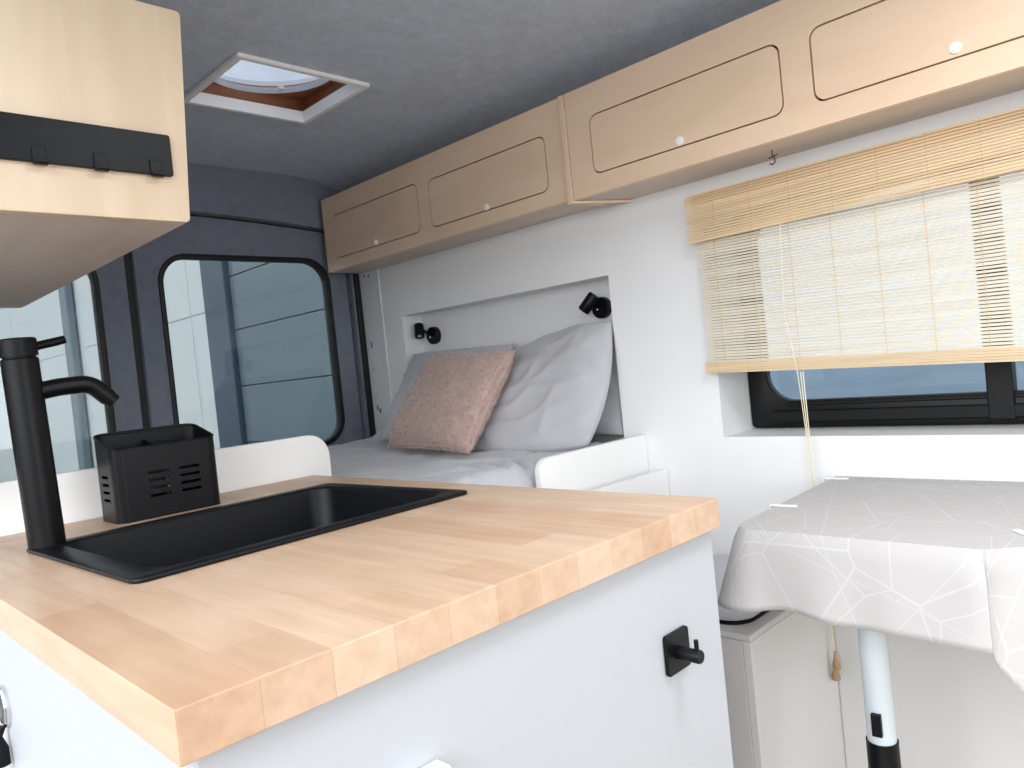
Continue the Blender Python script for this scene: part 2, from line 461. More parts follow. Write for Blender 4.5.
struct(box_obj('trim_5', (1.574, REAR - 0.012, -1.07), (1.5955, REAR - 0.0005, 0.40), M['black_rubber'], bevel=0.003), 'black seal strip in the rear corner', 'trim')
def rear_door(name, x0, x1, wx0, wx1, label):
    y0, y1 = REAR + 0.012, REAR + 0.046
    WB, WT = -0.20, 0.442
    d = plate_obj(name, 'Y', y0, y1, [arch(x0, -0.97, x1, 0.012), rr(wx0, WB, wx1, WT, 0.085, 12)], M['felt_dark'], bevel=0.006, smooth=True)
    struct(d, label, 'door')
    plate_obj('window_gasket', 'Y', y0 - 0.006, y1 - 0.004, [rr(wx0 - 0.010, WB - 0.010, wx1 + 0.010, WT + 0.010, 0.092, 12), rr(wx0 + 0.005, WB + 0.005, wx1 - 0.005, WT - 0.005, 0.08, 12)], M['black_rubber'], d, bevel=0.003, smooth=True)
    plate_obj('pane', 'Y', y1 - 0.020, y1 - 0.015, [rr(wx0 + 0.004, WB + 0.004, wx1 - 0.004, WT - 0.004, 0.08, 12)], M['glass_dark'], d)
    return d
rear_door('door_1', DL + 0.010, 0.798, 0.150, 0.712, 'left rear door lined in dark grey felt with a rounded window')
rear_door('door_2', 0.822, DR - 0.010, 0.896, 1.472, 'right rear door lined in dark grey felt with a rounded window')
# curved inner stiffening bulges in the felt beside the door gap
# side window
win = thing('window_1', (WX + 0.02, 0.27, WZ0), 'black framed sliding side window behind the bamboo blind', 'window')
win['kind'] = 'structure'
xf0, xf1 = WX - 0.004, WX + 0.028
gz0, gz1 = -0.150, 0.300
plate_obj('window_frame', 'X', xf0, xf1, [rr(WY0 + .002, WZ0 + .002, WY1 - .002, WZ1 - .002, 0.012, 4), rr(-0.30, gz0, 0.852, gz1, 0.065, 12)], M['black_gloss'], win, bevel=0.003, smooth=True)
bm = B(); add_box(bm, (xf0 - 0.010, WY0 + .01, WZ0 + 0.016), (xf0, WY1 - 0.06, WZ0 + 0.044), 0.003)
add_box(bm, (xf0 - 0.006, -0.28, gz0 - 0.012), (xf0, 0.80, gz0 - 0.004), 0.002)
obj('bottom_rail', bm, M['black_gloss'], win)
box_obj('mullion', (xf0 - 0.012, 0.337, WZ0 + 0.012), (xf1 - 0.004, 0.383, gz1 + 0.01), M['black_gloss'], win, 0.003)
for a, b in ((-0.30, 0.345), (0.375, 0.852)):
    bm = B(); add_box(bm, (WX + 0.010, a - 0.006, gz0 - 0.01), (WX + 0.014, b + 0.006, gz1 + 0.01)); obj('pane', bm, M['glass_side'], win)

# ================================================================== OUTSIDE
struct(box_obj('ground', (-40, -40, -1.75), (40, 60, -1.65), M['concrete'], bevel=0), 'concrete paving outside', 'ground')
FX = 3.2
g = thing('sectional_garage_door', (FX, 2.0, -1.65), 'blue grey sectional door seen through the right rear window', 'garage door')
zs = [-1.65, -1.05, -0.45, 0.075, 0.60, 1.10, 1.62, 2.2]
for z0, z1 in zip(zs, zs[1:]):
    box_obj('door_section', (FX, 3.05, z0 + 0.004), (FX + 0.06, 6.72, z1 - 0.004), M['facade_blue'], g, 0.004)
box_obj('door_backing', (FX + 0.05, 3.05, -1.65), (FX + 0.08, 6.72, 2.2), M['facade_dark'], g, 0)
tag(box_obj('jamb_shade_post', (FX - 0.05, 6.74, -1.65), (FX + 0.25, 7.22, 2.6), M['facade_dark'], bevel=0.01), 'dark blue grey post outside standing in for shading and reflection on the door jamb', 'post')  # dark box paints the jamb's shading and reflection
tag(box_obj('low_wall', (FX, -6.0, -1.65), (FX + 0.2, 3.0, -0.13), M['facade_low'], bevel=0.01), 'low blue grey wall outside the side window', 'wall')
g = thing('clad_building', (FX, 12, -1.65), 'white clad building seen through the left rear window', 'building')
bm = B(); add_box(bm, (FX + 0.02, 7.24, -1.65), (FX + 0.5, 24, 3.6)); obj('wall', bm, M['facade_white'], g)
for z0, z1 in ((-1.6, 0.83), (0.845, 2.2), (2.215, 3.6)):
    for y0, y1 in ((7.26, 7.66), (7.68, 9.4), (9.42, 11.2), (12.1, 15), (15.02, 19)):
        box_obj('cladding_panel', (FX, y0, z0), (FX + 0.03, y1, z1), M['facade_white'], g, 0.004)
box_obj('downpipe', (FX - 0.10, 11.45, -1.65), (FX - 0.0, 11.75, 3.6), M['facade_blue'], g, 0.02)
tag(box_obj('end_building', (-6, 20, -1.65), (3.0, 21, 3.4), M['facade_white'], bevel=0.02), 'pale building far behind the van', 'building')

# ================================================================== KITCHEN BLOCK
CX0, CX1, CY0, CY1 = 0.173, 0.877, 0.510, 1.535
TOP = -0.2; UND = -0.2385
counter = thing('kitchen_cabinet', (0.53, 1.0, -1.08), 'white kitchen base cabinet carrying the wooden worktop', 'cabinet')
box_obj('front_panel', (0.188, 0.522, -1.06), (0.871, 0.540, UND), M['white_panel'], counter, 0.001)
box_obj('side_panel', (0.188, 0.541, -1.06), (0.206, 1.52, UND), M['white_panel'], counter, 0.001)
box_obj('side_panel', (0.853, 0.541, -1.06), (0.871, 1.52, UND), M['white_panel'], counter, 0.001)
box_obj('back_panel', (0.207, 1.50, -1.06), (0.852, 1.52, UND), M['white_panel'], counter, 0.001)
box_obj('plinth', (0.21, 0.56, -1.08), (0.85, 1.49, -1.062), M['black_matt'], counter, 0)

SX0, SX1, SY0, SY1 = 0.268, 0.798, 0.906, 1.318
SA = math.radians(2.3)      # the sink sits very slightly turned in its cut-out
def turn(lp, cx=0.54, cy=1.11):
    return [(cx + (x - cx) * math.cos(SA) - (y - cy) * math.sin(SA), cy + (x - cx) * math.sin(SA) + (y - cy) * math.cos(SA)) for x, y in lp]
top = plate_obj('worktop', 'Z', UND, TOP, [rr(CX0, CY0, CX1, CY1, 0.002, 2), turn(rr(SX0 + 0.012, SY0 + 0.012, SX1 - 0.012, SY1 - 0.012, 0.03, 8))], M['block'], bevel=0.0012)
tag(top, 'oak butcher block worktop with a black sink let into it', 'worktop')

sink = thing('kitchen_sink', (0.54, 1.11, TOP), 'black rectangular drop in sink set in the wooden worktop', 'sink')
BX0, BX1, BY0, BY1, BZ = 0.306, 0.773, 0.932, 1.294, -0.352
bm = B()
add_plate(bm, 'Z', TOP + 0.0004, TOP + 0.0065, [rr(SX0, SY0, SX1, SY1, 0.016, 8), rr(BX0, BY0, BX1, BY1, 0.035, 8)], 0.003)
obj('rim', bm, M['black_sink'], sink, True)
bm = B()
rings = []
for z, ins, r in ((TOP + 0.0045, 0.0, 0.035), (TOP + 0.001, 0.001, 0.036), (BZ + 0.02, 0.010, 0.04), (BZ + 0.006, 0.016, 0.04), (BZ, 0.028, 0.045)):
    rings.append([bm.verts.new((p[0], p[1], z)) for p in rr(BX0 + ins, BY0 + ins, BX1 - ins, BY1 - ins, r, 8)])
for A, Bb in zip(rings, rings[1:]):
    for k in range(len(A)):
        k2 = (k + 1) % len(A); bm.faces.new((A[k], A[k2], Bb[k2], Bb[k]))
bm.faces.new(rings[-1])
o = obj('basin', bm, M['black_sink'], sink, True, angle=50)
sm = o.modifiers.new('shell', 'SOLIDIFY'); sm.thickness = 0.004; sm.offset = 1
bm = B(); add_lathe(bm, (0.545, 1.11, BZ), (0, 0, 1), [(0, 0), (0.0, 0.045), (0.003, 0.045), (0.004, 0.036), (0.002, 0.034), (0.002, 0)])
obj('drain', bm, M['chrome'], sink, True)
sink.rotation_euler = (0, 0, SA)

# tall black mixer tap
fx, fy = 0.287, 1.288
tap = thing('kitchen_faucet', (fx, fy, TOP + 0.008), 'tall matt black mixer tap at the back corner of the sink', 'faucet')
R = 0.0245
bm = B(); add_lathe(bm, (fx, fy, TOP + 0.0068), (0, 0, 1), [(0, 0), (0, R), (0.277, R), (0.279, R - .0015), (0.279, 0)])
obj('body', bm, M['black_matt'], tap, True)
bm = B(); add_lathe(bm, (fx, fy, TOP + 0.286), (0, 0, 1), [(0, 0), (0, R - .003), (0.003, R - .003), (0.003, R + .0005), (0.027, R + .0005), (0.029, R - .001), (0.029, 0)])
obj('cap', bm, M['black_matt'], tap, True)
zc = TOP + 0.286
bm = B(); add_tube(bm, [(fx + R - .004, fy + .002, zc + 0.016), (fx + 0.052, fy + .004, zc + 0.0215), (fx + 0.064, fy + .004, zc + 0.024)], [0.0066, 0.0066, 0.0062], 14)
obj('lever', bm, M['black_matt'], tap, True)
zs_ = TOP + 0.234
pts = [(fx + 0.012, fy, zs_), (fx + 0.045, fy, zs_ + 0.004), (fx + 0.074, fy, zs_ + 0.0045)]
for k in range(1, 9):
    a = math.radians(84 - 12 * 0 - k * 6.4)
    pass
cxp, czp, rp = fx + 0.074, zs_ + 0.0045 - 0.034, 0.034
for k in range(1, 9):
    a = math.radians(90 - k * 6.0); pts.append((cxp + rp * math.cos(a), fy, czp + rp * math.sin(a)))
ex, ez = pts[-1][0], pts[-1][2]
pts += [(ex + 0.013, fy, ez - 0.0145)]
bm = B(); add_tube(bm, pts, 0.0136, 18); obj('spout', bm, M['black_matt'], tap, True)
p = pts[-1]; bm = B(); add_tube(bm, [p, (p[0] + 0.0065, fy, p[2] - 0.0072)], 0.0122, 18); obj('aerator', bm, M['black_matt'], tap, True)
tap.rotation_euler = (0, math.radians(-1.6), 0)

# black cutlery caddy with slots
cad = thing('sink_caddy', (0.506, 1.43, TOP), 'black plastic caddy with slotted sides standing behind the sink', 'caddy')
kx0, kx1, ky0, ky1, kz0, kz1 = 0.416, 0.597, 1.378, 1.480, TOP + 0.0006, TOP + 0.138
def slot_loops(u0, u1, cols, rows, w, h, v0, dv):
    out = []
    for c in range(cols):
        uc = u0 + (u1 - u0) * (c + 0.5) / cols
        for r_ in range(rows):
            out.append(rr(uc - w/2, v0 + r_ * dv, uc + w/2, v0 + r_ * dv + h, h * 0.45, 3))
    return out
th = 0.003; cr = 0.018
def flare(bm, k=0.004):
    for v in bm.verts:
        t = (v.co.z - kz0) / (kz1 - kz0)
        v.co.x += (v.co.x - (kx0 + kx1) / 2) * k * t; v.co.z += max(0, t - 0.62) / 0.38 * (v.co.y - (ky0 + ky1) / 2) * 0.25
bm = B()
sl_f = slot_loops(kx0 + 0.045, kx1 - 0.028, 2, 4, 0.036, 0.0052, kz0 + 0.036, 0.0135)
add_plate(bm, 'Y', ky0, ky0 + th, [rr(kx0 + cr, kz0, kx1 - cr, kz1)] + sl_f)
add_plate(bm, 'Y', ky1 - th, ky1, [rr(kx0 + cr, kz0, kx1 - cr, kz1)] + sl_f)
sl_s = slot_loops(ky0 + 0.026, ky1 - 0.026, 1, 4, 0.034, 0.0052, kz0 + 0.036, 0.0135)
add_plate(bm, 'X', kx0, kx0 + th, [rr(ky0 + cr, kz0, ky1 - cr, kz1)] + sl_s)
add_plate(bm, 'X', kx1 - th, kx1, [rr(ky0 + cr, kz0, ky1 - cr, kz1)] + sl_s)
for cx_, cy_, a0 in ((kx1 - cr, ky0 + cr, -PI/2), (kx1 - cr, ky1 - cr, 0), (kx0 + cr, ky1 - cr, PI/2), (kx0 + cr, ky0 + cr, PI)):
    prev = None
    for k in range(9):
        a = a0 + PI/2 * k / 8
        cur = [bm.verts.new((cx_ + r_ * math.cos(a), cy_ + r_ * math.sin(a), z)) for r_, z in ((cr, kz0), (cr, kz1), (cr - th, kz1), (cr - th, kz0))]
        if prev:
            for i in range(4): bm.faces.new((prev[i], cur[i], cur[(i+1) % 4], prev[(i+1) % 4]))
        prev = cur
add_plate(bm, 'Z', kz0, kz0 + 0.003, [rr(kx0 + 0.001, ky0 + 0.001, kx1 - 0.001, ky1 - 0.001, cr - 0.001)])
flare(bm); obj('basket', bm, M['black_plastic'], cad, True, angle=30)
bm = B(); add_plate(bm, 'X', 0.500, 0.503, [rr(ky0 + th + .0005, kz0 + 0.0035, ky1 - th - .0005, kz1 - 0.012)]); flare(bm, 0.02); obj('divider', bm, M['black_plastic'], cad)
bm = B(); add_plate(bm, 'Z', kz1, kz1 + 0.0035, [rr(kx0 - 0.001, ky0 - 0.001, kx1 + 0.001, ky1 + 0.001, cr + 0.001), rr(kx0 + th, ky0 + th, kx1 - th, ky1 - th, cr - th)], 0.001); flare(bm); obj('lip', bm, M['black_plastic'], cad, True)

# square black hook on the cabinet front
hk = thing('towel_hook', (0.755, 0.52, -0.362), 'square black towel hook stuck on the white cabinet front', 'hook')
bm = B(); add_plate(bm, 'Y', 0.5155, 0.5215, [rr(0.7365, -0.3905, 0.7855, -0.3415, 0.004, 4)], 0.001); obj('back_plate', bm, M['black_matt'], hk)
bm = B(); add_lathe(bm, (0.761, 0.5152, -0.3675), (0, -1, 0), [(0, 0), (0, 0.0082), (0.0285, 0.0082), (0.030, 0.0072), (0.030, 0)], 24); obj('peg', bm, M['black_matt'], hk, True)
bm = B(); add_tube(bm, [(0.761, 0.4905, -0.361), (0.761, 0.4905, -0.3475)], 0.0028, 10); obj('pin', bm, M['black_matt'], hk, True)

# 12 volt socket with hanging cap on the side of the cabinet
so = thing('power_socket', (0.188, 1.165, -0.366), 'round black power socket with chrome ring on the cabinet side', 'socket')
bm = B(); add_lathe(bm, (0.1878, 1.136, -0.359), (-1, 0, 0), [(0, 0), (0, 0.026), (0.004, 0.026), (0.006, 0.0245), (0.006, 0.0225), (0.003, 0.0215)], 32); obj('ring', bm, M['chrome'], so, True)
bm = B(); add_lathe(bm, (0.1876, 1.136, -0.359), (-1, 0, 0), [(0.0045, 0), (0.0045, 0.0215), (0.0025, 0.0222)], 32); obj('insert', bm, M['black_plastic'], so, True)
bm = B(); add_tube(bm, [(0.182, 1.136, -0.383), (0.174, 1.136, -0.394), (0.176, 1.134, -0.410), (0.177, 1.132, -0.430)], [0.004, 0.007, 0.010, 0.009], 12); obj('hanging_cap', bm, M['black_plastic'], so, True)

# white plastic box low on the cabinet front
sw = thing('switch_box', (0.375, 0.521, -0.36), 'white plastic box low on the cabinet front below the worktop', 'switch')
bm = B(); add_box(bm, (0.335, 0.500, -0.400), (0.387, 0.5215, -0.330), 0.004, 3); obj('housing', bm, M['white_plastic'], sw, True)
bm = B(); add_box(bm, (0.346, 0.4975, -0.388), (0.376, 0.5002, -0.346), 0.001); obj('rocker', bm, M['white_plastic'], sw)

# ================================================================== BED
bed = thing('bed', (0.8, 1.75, -1.08), 'white built in bed across the rear with rounded end boards', 'bed')
def board(name, x0, x1, z0, z1, y0, y1, r, label):
    n = 10
    lp = [(x0, z0), (x1, z0)]
    if r[1] > 0:
        lp += [(x1 - r[1] + r[1] * math.cos(PI/2 * k / n), z1 - r[1] + r[1] * math.sin(PI/2 * k / n)) for k in range(n + 1)]
    else: lp.append((x1, z1))
    if r[0] > 0:
        lp += [(x0 + r[0] + r[0] * math.cos(PI/2 + PI/2 * k / n), z1 - r[0] + r[0] * math.sin(PI/2 + PI/2 * k / n)) for k in range(n + 1)]
    else: lp.append((x0, z1))
    bm = B(); add_plate(bm, 'Y', y0, y1, [lp], 0.002)
    return obj(name, bm, M['white_board'], bed, smooth=True)
board('end_board', -0.14, 0.928, -1.06, -0.109, 1.538, 1.556, (0, 0.052), 'white board with a rounded corner between worktop and bed')
board('end_board', 1.190, 1.598, -1.06, -0.209, 1.120, 1.138, (0.034, 0), 'white board with a rounded corner below the right pillow')

# bed base, mattress, duvet: L shaped, foot end narrower behind the kitchen
Lsh = lambda d, xl=0.93, y1=2.30: [(-0.13 + d, 1.565 + d), (xl + d, 1.565 + d), (xl + d, 1.145 + d), (1.59 - d, 1.145 + d), (1.59 - d, y1 - d), (-0.13 + d, y1 - d)]
bm = B(); add_plate(bm, 'Z', -1.075, -0.40, [Lsh(0.004)]); obj('base_box', bm, M['white_board'], bed)
bm = B(); add_plate(bm, 'Z', -0.398, -0.262, [Lsh(0.045)], 0.02); tag(obj('mattress', bm, M['bedding'], smooth=True), 'mattress across the rear under the grey duvet', 'mattress')

def duvet_height(x, y):
    z = -0.232
    z += 0.010 * noise.noise(Vector((x * 3.0, y * 3.0, 0.3)))
    z += 0.008 * noise.noise(Vector((x * 11.0, y * 9.0, 1.7)))
    f = noise.noise(Vector((x * 14 + y * 9, y * 5 - x * 3, 4.2)))
    z += 0.010 * (1 - abs(f)) ** 5
    # bunched folds by the end of the white board
    d = math.hypot(x - 1.22, y - 1.24)
    z += 0.009 * math.exp(-(d / 0.08) ** 2) * math.sin((x - y * 0.7) * 95)
    z += 0.040 * math.exp(-((x - 1.545) / 0.035) ** 2 - ((y - 2.185) / 0.045) ** 2) * (1 + 0.5 * math.sin((x + y) * 60))
    # rises slightly towards the rear doors
    z += 0.022 * max(0.0, min(1.0, (y - 1.75) / 0.45))
    # rolls over the edges
    e = min(y - 1.146 if x > 0.93 else y - 1.566, 2.307 - y)
    if x < 0.97 and y < 1.566: e = min(e, x - 0.93)
    if e < 0.05: z -= 0.060 * (1 - max(0, e) / 0.05) ** 2
    return z
bm = B()
nx, ny = 150, 104
xs = [-0.12 + (1.585 + 0.12) * i / nx for i in range(nx + 1)]
ys = [1.147 + (2.308 - 1.147) * j / ny for j in range(ny + 1)]
grid = {}
for i, x in enumerate(xs):
    for j, y in enumerate(ys):
        if x < 0.935 and y < 1.568: continue
        grid[i, j] = bm.verts.new((x, y, duvet_height(x, y)))
for i in range(nx):
    for j in range(ny):
        q = [grid.get(k) for k in ((i, j), (i+1, j), (i+1, j+1), (i, j+1))]
        if all(q): bm.faces.new(q)
o = obj('duvet', bm, M['bedding'], smooth=True, angle=180)
tag(o, 'grey cotton duvet spread over the bed', 'duvet')
sm = o.modifiers.new('thick', 'SOLIDIFY'); sm.thickness = 0.018; sm.offset = -1

def cushion_bm(c, thick, n=44, seed=0, wr=0.006, pinch=0.10, fuzz=0, fl=0.008, p=2.6):
    """a stuffed cushion between four corner points (bottom left, bottom right, top right, top left)"""
    c = [Vector(p_) for p_ in c]
    nrm = ((c[1] - c[0]).cross(c[3] - c[0])).normalized()
    su, sv = (c[1] - c[0]).length, (c[3] - c[0]).length
    bm = B(); faces = {}
    P = {}
    for side in (1, -1):
        for i in range(n + 1):
            for j in range(n + 1):
                u, v = i / n, j / n
                edge = i in (0, n) or j in (0, n)
                if side == -1 and edge: P[i, j, -1] = P[i, j, 1]; continue
                a, b = 2 * u - 1, 2 * v - 1
                # sides are drawn in between the corners
                uu = 0.5 + 0.5 * a * (1 - pinch * (1 - b * b) * abs(a) ** 1.5)
                vv = 0.5 + 0.5 * b * (1 - pinch * (1 - a * a) * abs(b) ** 1.5)
                pos = (c[0] * (1-uu) + c[1] * uu) * (1-vv) + (c[3] * (1-uu) + c[2] * uu) * vv
                t = max(0.0, (1 - abs(a) ** p) * (1 - abs(b) ** p)) ** 0.55
                h = thick * t
                w = noise.noise(Vector((u * 3.1 + seed, v * 3.3, seed * 2.0 + side)))
                w2 = 1 - abs(noise.noise(Vector((u * 2.2 - v * 5.5 + seed * 1.3, v * 2.0 + u * 3.0, side * 3.0 + seed))))
                edgew = max(abs(a), abs(b)) ** 2
                w3 = noise.noise(Vector((u * 13 + seed, v * 13, side)))
                h += (wr * 1.2 * w + wr * 1.6 * (w2 ** 5 - 0.3) + wr * 0.7 * w3 * edgew) * min(1, t * 1.6)
                P[i, j, side] = bm.verts.new(pos + nrm * h * side)
    for side in (1, -1):
        for i in range(n):
            for j in range(n):
                q = [P[k[0], k[1], side] for k in ((i, j), (i+1, j), (i+1, j+1), (i, j+1))]
                if side == -1: q.reverse()
                try: bm.faces.new(q)
                except ValueError: pass
    if fuzz:
        bm.normal_update()
        fs = [f for f in bm.faces]
        rnd = random.Random(seed)
        areas = [f.calc_area() for f in fs]
        picks = rnd.choices(fs, weights=areas, k=fuzz)
        tufts = []
        for f in picks:
            w = [rnd.random() for _ in f.verts]; s = sum(w)
            p0 = sum((v.co * (wi / s) for v, wi in zip(f.verts, w)), Vector())
            d = f.normal * 0.55 + Vector((rnd.uniform(-.8, .8), rnd.uniform(-.8, .8), rnd.uniform(-1.0, .5)))
            d.normalize()
            tufts.append((p0 - f.normal * 0.001, d, f.normal))
        for p0, d, nn in tufts:
            s_ = d.cross(nn)
            if s_.length < 1e-4: continue
            s_.normalize(); w = rnd.uniform(0.0012, 0.0022); l = fl * rnd.uniform(0.6, 1.3)
            bm.faces.new((bm.verts.new(p0 - s_ * w), bm.verts.new(p0 + s_ * w), bm.verts.new(p0 + d * l)))
    return bm

PG = 'grey pillows at the head of the bed'
o = obj('pillow', cushion_bm([(1.40, 1.635, -0.215), (1.475, 1.212, -0.222), (1.598, 1.194, 0.092), (1.59, 1.575, 0.036)], 0.050, seed=3, wr=0.006, pinch=-0.15), M['pillow_grey'], smooth=True, angle=180)
tag(o, 'large grey pillow leaning in the niche right of the pink cushion', 'pillow', PG)
o = obj('pillow', cushion_bm([(1.475, 2.11, -0.205), (1.46, 1.63, -0.205), (1.625, 1.580, 0.068), (1.630, 2.080, 0.078)], 0.052, seed=9, wr=0.008, pinch=0.0), M['pillow_grey'], smooth=True, angle=180)
tag(o, 'grey pillow partly hidden behind the pink fleecy cushion', 'pillow', PG)
o = obj('pillow', cushion_bm([(1.625, 1.62, -0.215), (1.615, 1.200, -0.215), (1.655, 1.200, 0.055), (1.66, 1.62, 0.05)], 0.022, seed=5, wr=0.004, pinch=0.03), M['pillow_grey'], smooth=True, angle=180)
tag(o, 'flat grey pillow squeezed between the big pillow and the niche edge', 'pillow', PG)
bm = cushion_bm([(1.345, 1.900, -0.212), (1.285, 1.455, -0.214), (1.470, 1.428, 0.044), (1.495, 1.800, 0.066)], 0.058, n=40, seed=14, wr=0.004, pinch=0.05, fuzz=34000, fl=0.006, p=3.0)
o = obj('cushion', bm, M['fleece'], smooth=True, angle=180)
tag(o, 'dusty pink fleecy cushion leaning on the grey pillows', 'cushion')

# reading lamps on the back of the niche
def reading_lamp(y, z, head_a, head_b, arm_to, label):
    t = thing('reading_lamp', (NX, y, z), label, 'lamp', 'black reading lamps in the bed niche')
    bm = B(); add_lathe(bm, (NX - 0.0004, y, z), (-1, 0, 0), [(0, 0), (0, 0.030), (0.016, 0.030), (0.019, 0.027), (0.019, 0)], 28); obj('wall_base', bm, M['black_matt'], t, True)
    bm = B(); add_lathe(bm, (NX - 0.0196, y + 0.004, z - 0.004), (-1, 0, 0), [(0, 0), (0, 0.006), (0.003, 0.0055), (0.003, 0.003), (0.001, 0.003), (0.001, 0)], 16); obj('switch_button', bm, M['chrome'], t, True)
    a = Vector(head_a); b = Vector(head_b); m_ = (a + b) / 2
    bm = B(); add_tube(bm, [(NX - 0.012, y + 0.01, z), tuple(arm_to), tuple(m_)], 0.0055, 10); obj('arm', bm, M['black_matt'], t, True)
    d = (b - a); L_ = d.length
    bm = B(); add_lathe(bm, a, d, [(0, 0), (0, 0.0155), (0.003, 0.017), (L_ - .002, 0.017), (L_, 0.016), (L_ - 0.004, 0.0145), (L_ - 0.006, 0)], 24); obj('spot_head', bm, M['black_matt'], t, True)
    bm = B(); add_lathe(bm, b - d.normalized() * 0.0055, d, [(0, 0), (0.0, 0.010), (0.003, 0.008), (0.004, 0)], 16); obj('lens', bm, M['chrome'], t, True)
reading_lamp(2.015, 0.135, (1.645, 2.056, 0.178), (1.632, 2.041, 0.134), (1.652, 2.035, 0.152), 'black reading lamp left, its head pointing down')
reading_lamp(1.277, 0.137, (1.640, 1.272, 0.172), (1.626, 1.306, 0.132), (1.652, 1.284, 0.150), 'black reading lamp right above the big pillow, tilted')

# ================================================================== OVERHEAD CUPBOARDS
def wall_cupboard(name, y0, y1, xf, z0, z1, doors, label, end_panel=None):
    """doors: (y left seen from the room, y right, zb, zt)"""
    t = thing(name, (WALL - 0.07, (y0 + y1) / 2, z0), label, 'cupboard', 'birch overhead cupboards on the white wall')
    holes = [rr(d[1], d[2], d[0], d[3], 0.022, 8) for d in doors]
    plate_obj('front_frame', 'X', xf, xf + 0.015, [rr(y0, z0, y1, z1)] + holes, M['birch'], t)
    bm = B(); add_box(bm, (xf + 0.0155, y0, z0 + 0.0125), (xf + 0.0185, y1, z1 - 0.013)); obj('inner_panel', bm, M['gap_shade'], t)  # dark sheet close behind the doors paints the shade in their gaps
    box_obj('bottom_panel', (xf + 0.0152, y0, z0), (WALL - 0.001, y1, z0 + 0.012), M['ply_under'], t, 0)
    box_obj('top_panel', (xf + 0.0152, y0, z1 - 0.012), (WALL - 0.001, y1, z1), M['birch'], t, 0)
    box_obj('end_panel', (xf + 0.019, y0, z0 + 0.0125), (WALL - 0.001, y0 + 0.012, z1 - 0.0125), M['birch'], t, 0)
    box_obj('end_panel', (xf + 0.019, y1 - 0.012, z0 + 0.0125), (WALL - 0.001, y1, z1 - 0.0125), M['birch'], t, 0)
    for d in doors:
        gp = 0.0034
        dr = plate_obj('door', 'X', xf + 0.0004, xf + 0.0150, [rr(d[1] + gp, d[2] + gp, d[0] - gp, d[3] - gp, 0.020, 8)], M['birch'], t)
        ky = d[4]; kz = d[5]
        bm = B(); add_lathe(bm, (xf + 0.0004, ky, kz), (-1, 0, 0), [(0, 0), (0, 0.0095), (0.002, 0.0095), (0.003, 0.0085), (0.0022, 0.0065), (0.0022, 0.0062), (0.0045, 0.0058), (0.0050, 0.004), (0.0050, 0)], 24)
        obj('push_knob', bm, M['white_plastic'], dr, True)
    if end_panel:
        bm = B(); add_box(bm, (xf - 0.003, end_panel[0], z0 - 0.001), (WALL - 0.001, end_panel[1], z1), 0.001)
        t_ = B(); add_box(t_, (xf - 0.003, end_panel[0], z0 - 0.007), (WALL - 0.001, end_panel[1], z0 - 0.001), 0.001)
        for v in t_.verts: v.co.y -= 0.070 * (v.co.x - xf) / (WALL - xf)      # the lower lip runs slightly askew to the wall
        merge(bm, t_); obj('divider_panel', bm, M['birch'], t)
    return t
wall_cupboard('wall_cupboard', 1.178, 2.29, 1.455, 0.394, 0.648,
              [(2.228, 1.760, 0.432, 0.582, 1.995, 0.446), (1.708, 1.238, 0.432, 0.575, 1.470, 0.443)],
              'birch overhead cupboard with two doors above the bed niche')
wall_cupboard('wall_cupboard', -0.10, 1.158, 1.450, 0.390, 0.648,
              [(1.091, 0.618, 0.434, 0.575, 0.853, 0.448), (0.560, 0.085, 0.434, 0.575, 0.322, 0.452)],
              'birch overhead cupboard with two doors above the bamboo blind', (1.1605, 1.1755))
# little hook below
hh = thing('cup_hook', (1.515, 0.68, 0.389), 'small bronze hook screwed under the overhead cupboard above the blind', 'hook')
bm = B(); add_tube(bm, [(1.515, 0.680, 0.3895), (1.515, 0.680, 0.376)], 0.0014, 8); obj('shank', bm, M['bronze'], hh, True)
bm = B(); add_tube(bm, [(1.515, 0.680, 0.376), (1.511, 0.674, 0.371), (1.512, 0.674, 0.363), (1.516, 0.682, 0.360), (1.517, 0.688, 0.364)], 0.0014, 8)
add_tube(bm, [(1.514, 0.688, 0.374), (1.514, 0.668, 0.378)], 0.0012, 8); obj('curl', bm, M['bronze'], hh, True)

# upper cabinet over the sink, seen from its end
uc = thing('upper_cabinet', (0.15, 1.45, 0.237), 'birch upper cabinet hanging over the sink', 'cabinet')
ux0, ux1, uy0, uy1, uz0, uz1 = -0.145, 0.441, 1.0, 1.90, 0.2365, 0.522
bm = B(); add_plate(bm, 'Y', uy0, uy0 + 0.016, [rr(ux0, uz0, ux1, uz1, 0.006, 4)], 0.0012); obj('end_panel', bm, M['birch_side'], uc, True)
bm = B(); add_plate(bm, 'Y', uy1 - 0.016, uy1, [rr(ux0, uz0, ux1, uz1, 0.006, 4)], 0.0012); obj('end_panel', bm, M['birch_side'], uc, True)
box_obj('bottom_panel', (ux0, uy0 + 0.0162, uz0 + 0.001), (ux1 - 0.002, uy1 - 0.0162, uz0 + 0.013), M['ply_under'], uc, 0)
box_obj('top_panel', (ux0, uy0 + 0.0162, uz1 - 0.013), (ux1 - 0.002, uy1 - 0.0162, uz1 - 0.001), M['birch_side'], uc, 0)
plate_obj('front_frame', 'X', ux1 - 0.014, ux1, [rr(uy0 + .0165, uz0 + .0135, uy1 - .0165, uz1 - .0135), rr(1.06, 0.27, 1.44, 0.49, 0.022), rr(1.49, 0.27, 1.87, 0.49, 0.022)], M['birch_side'], uc)
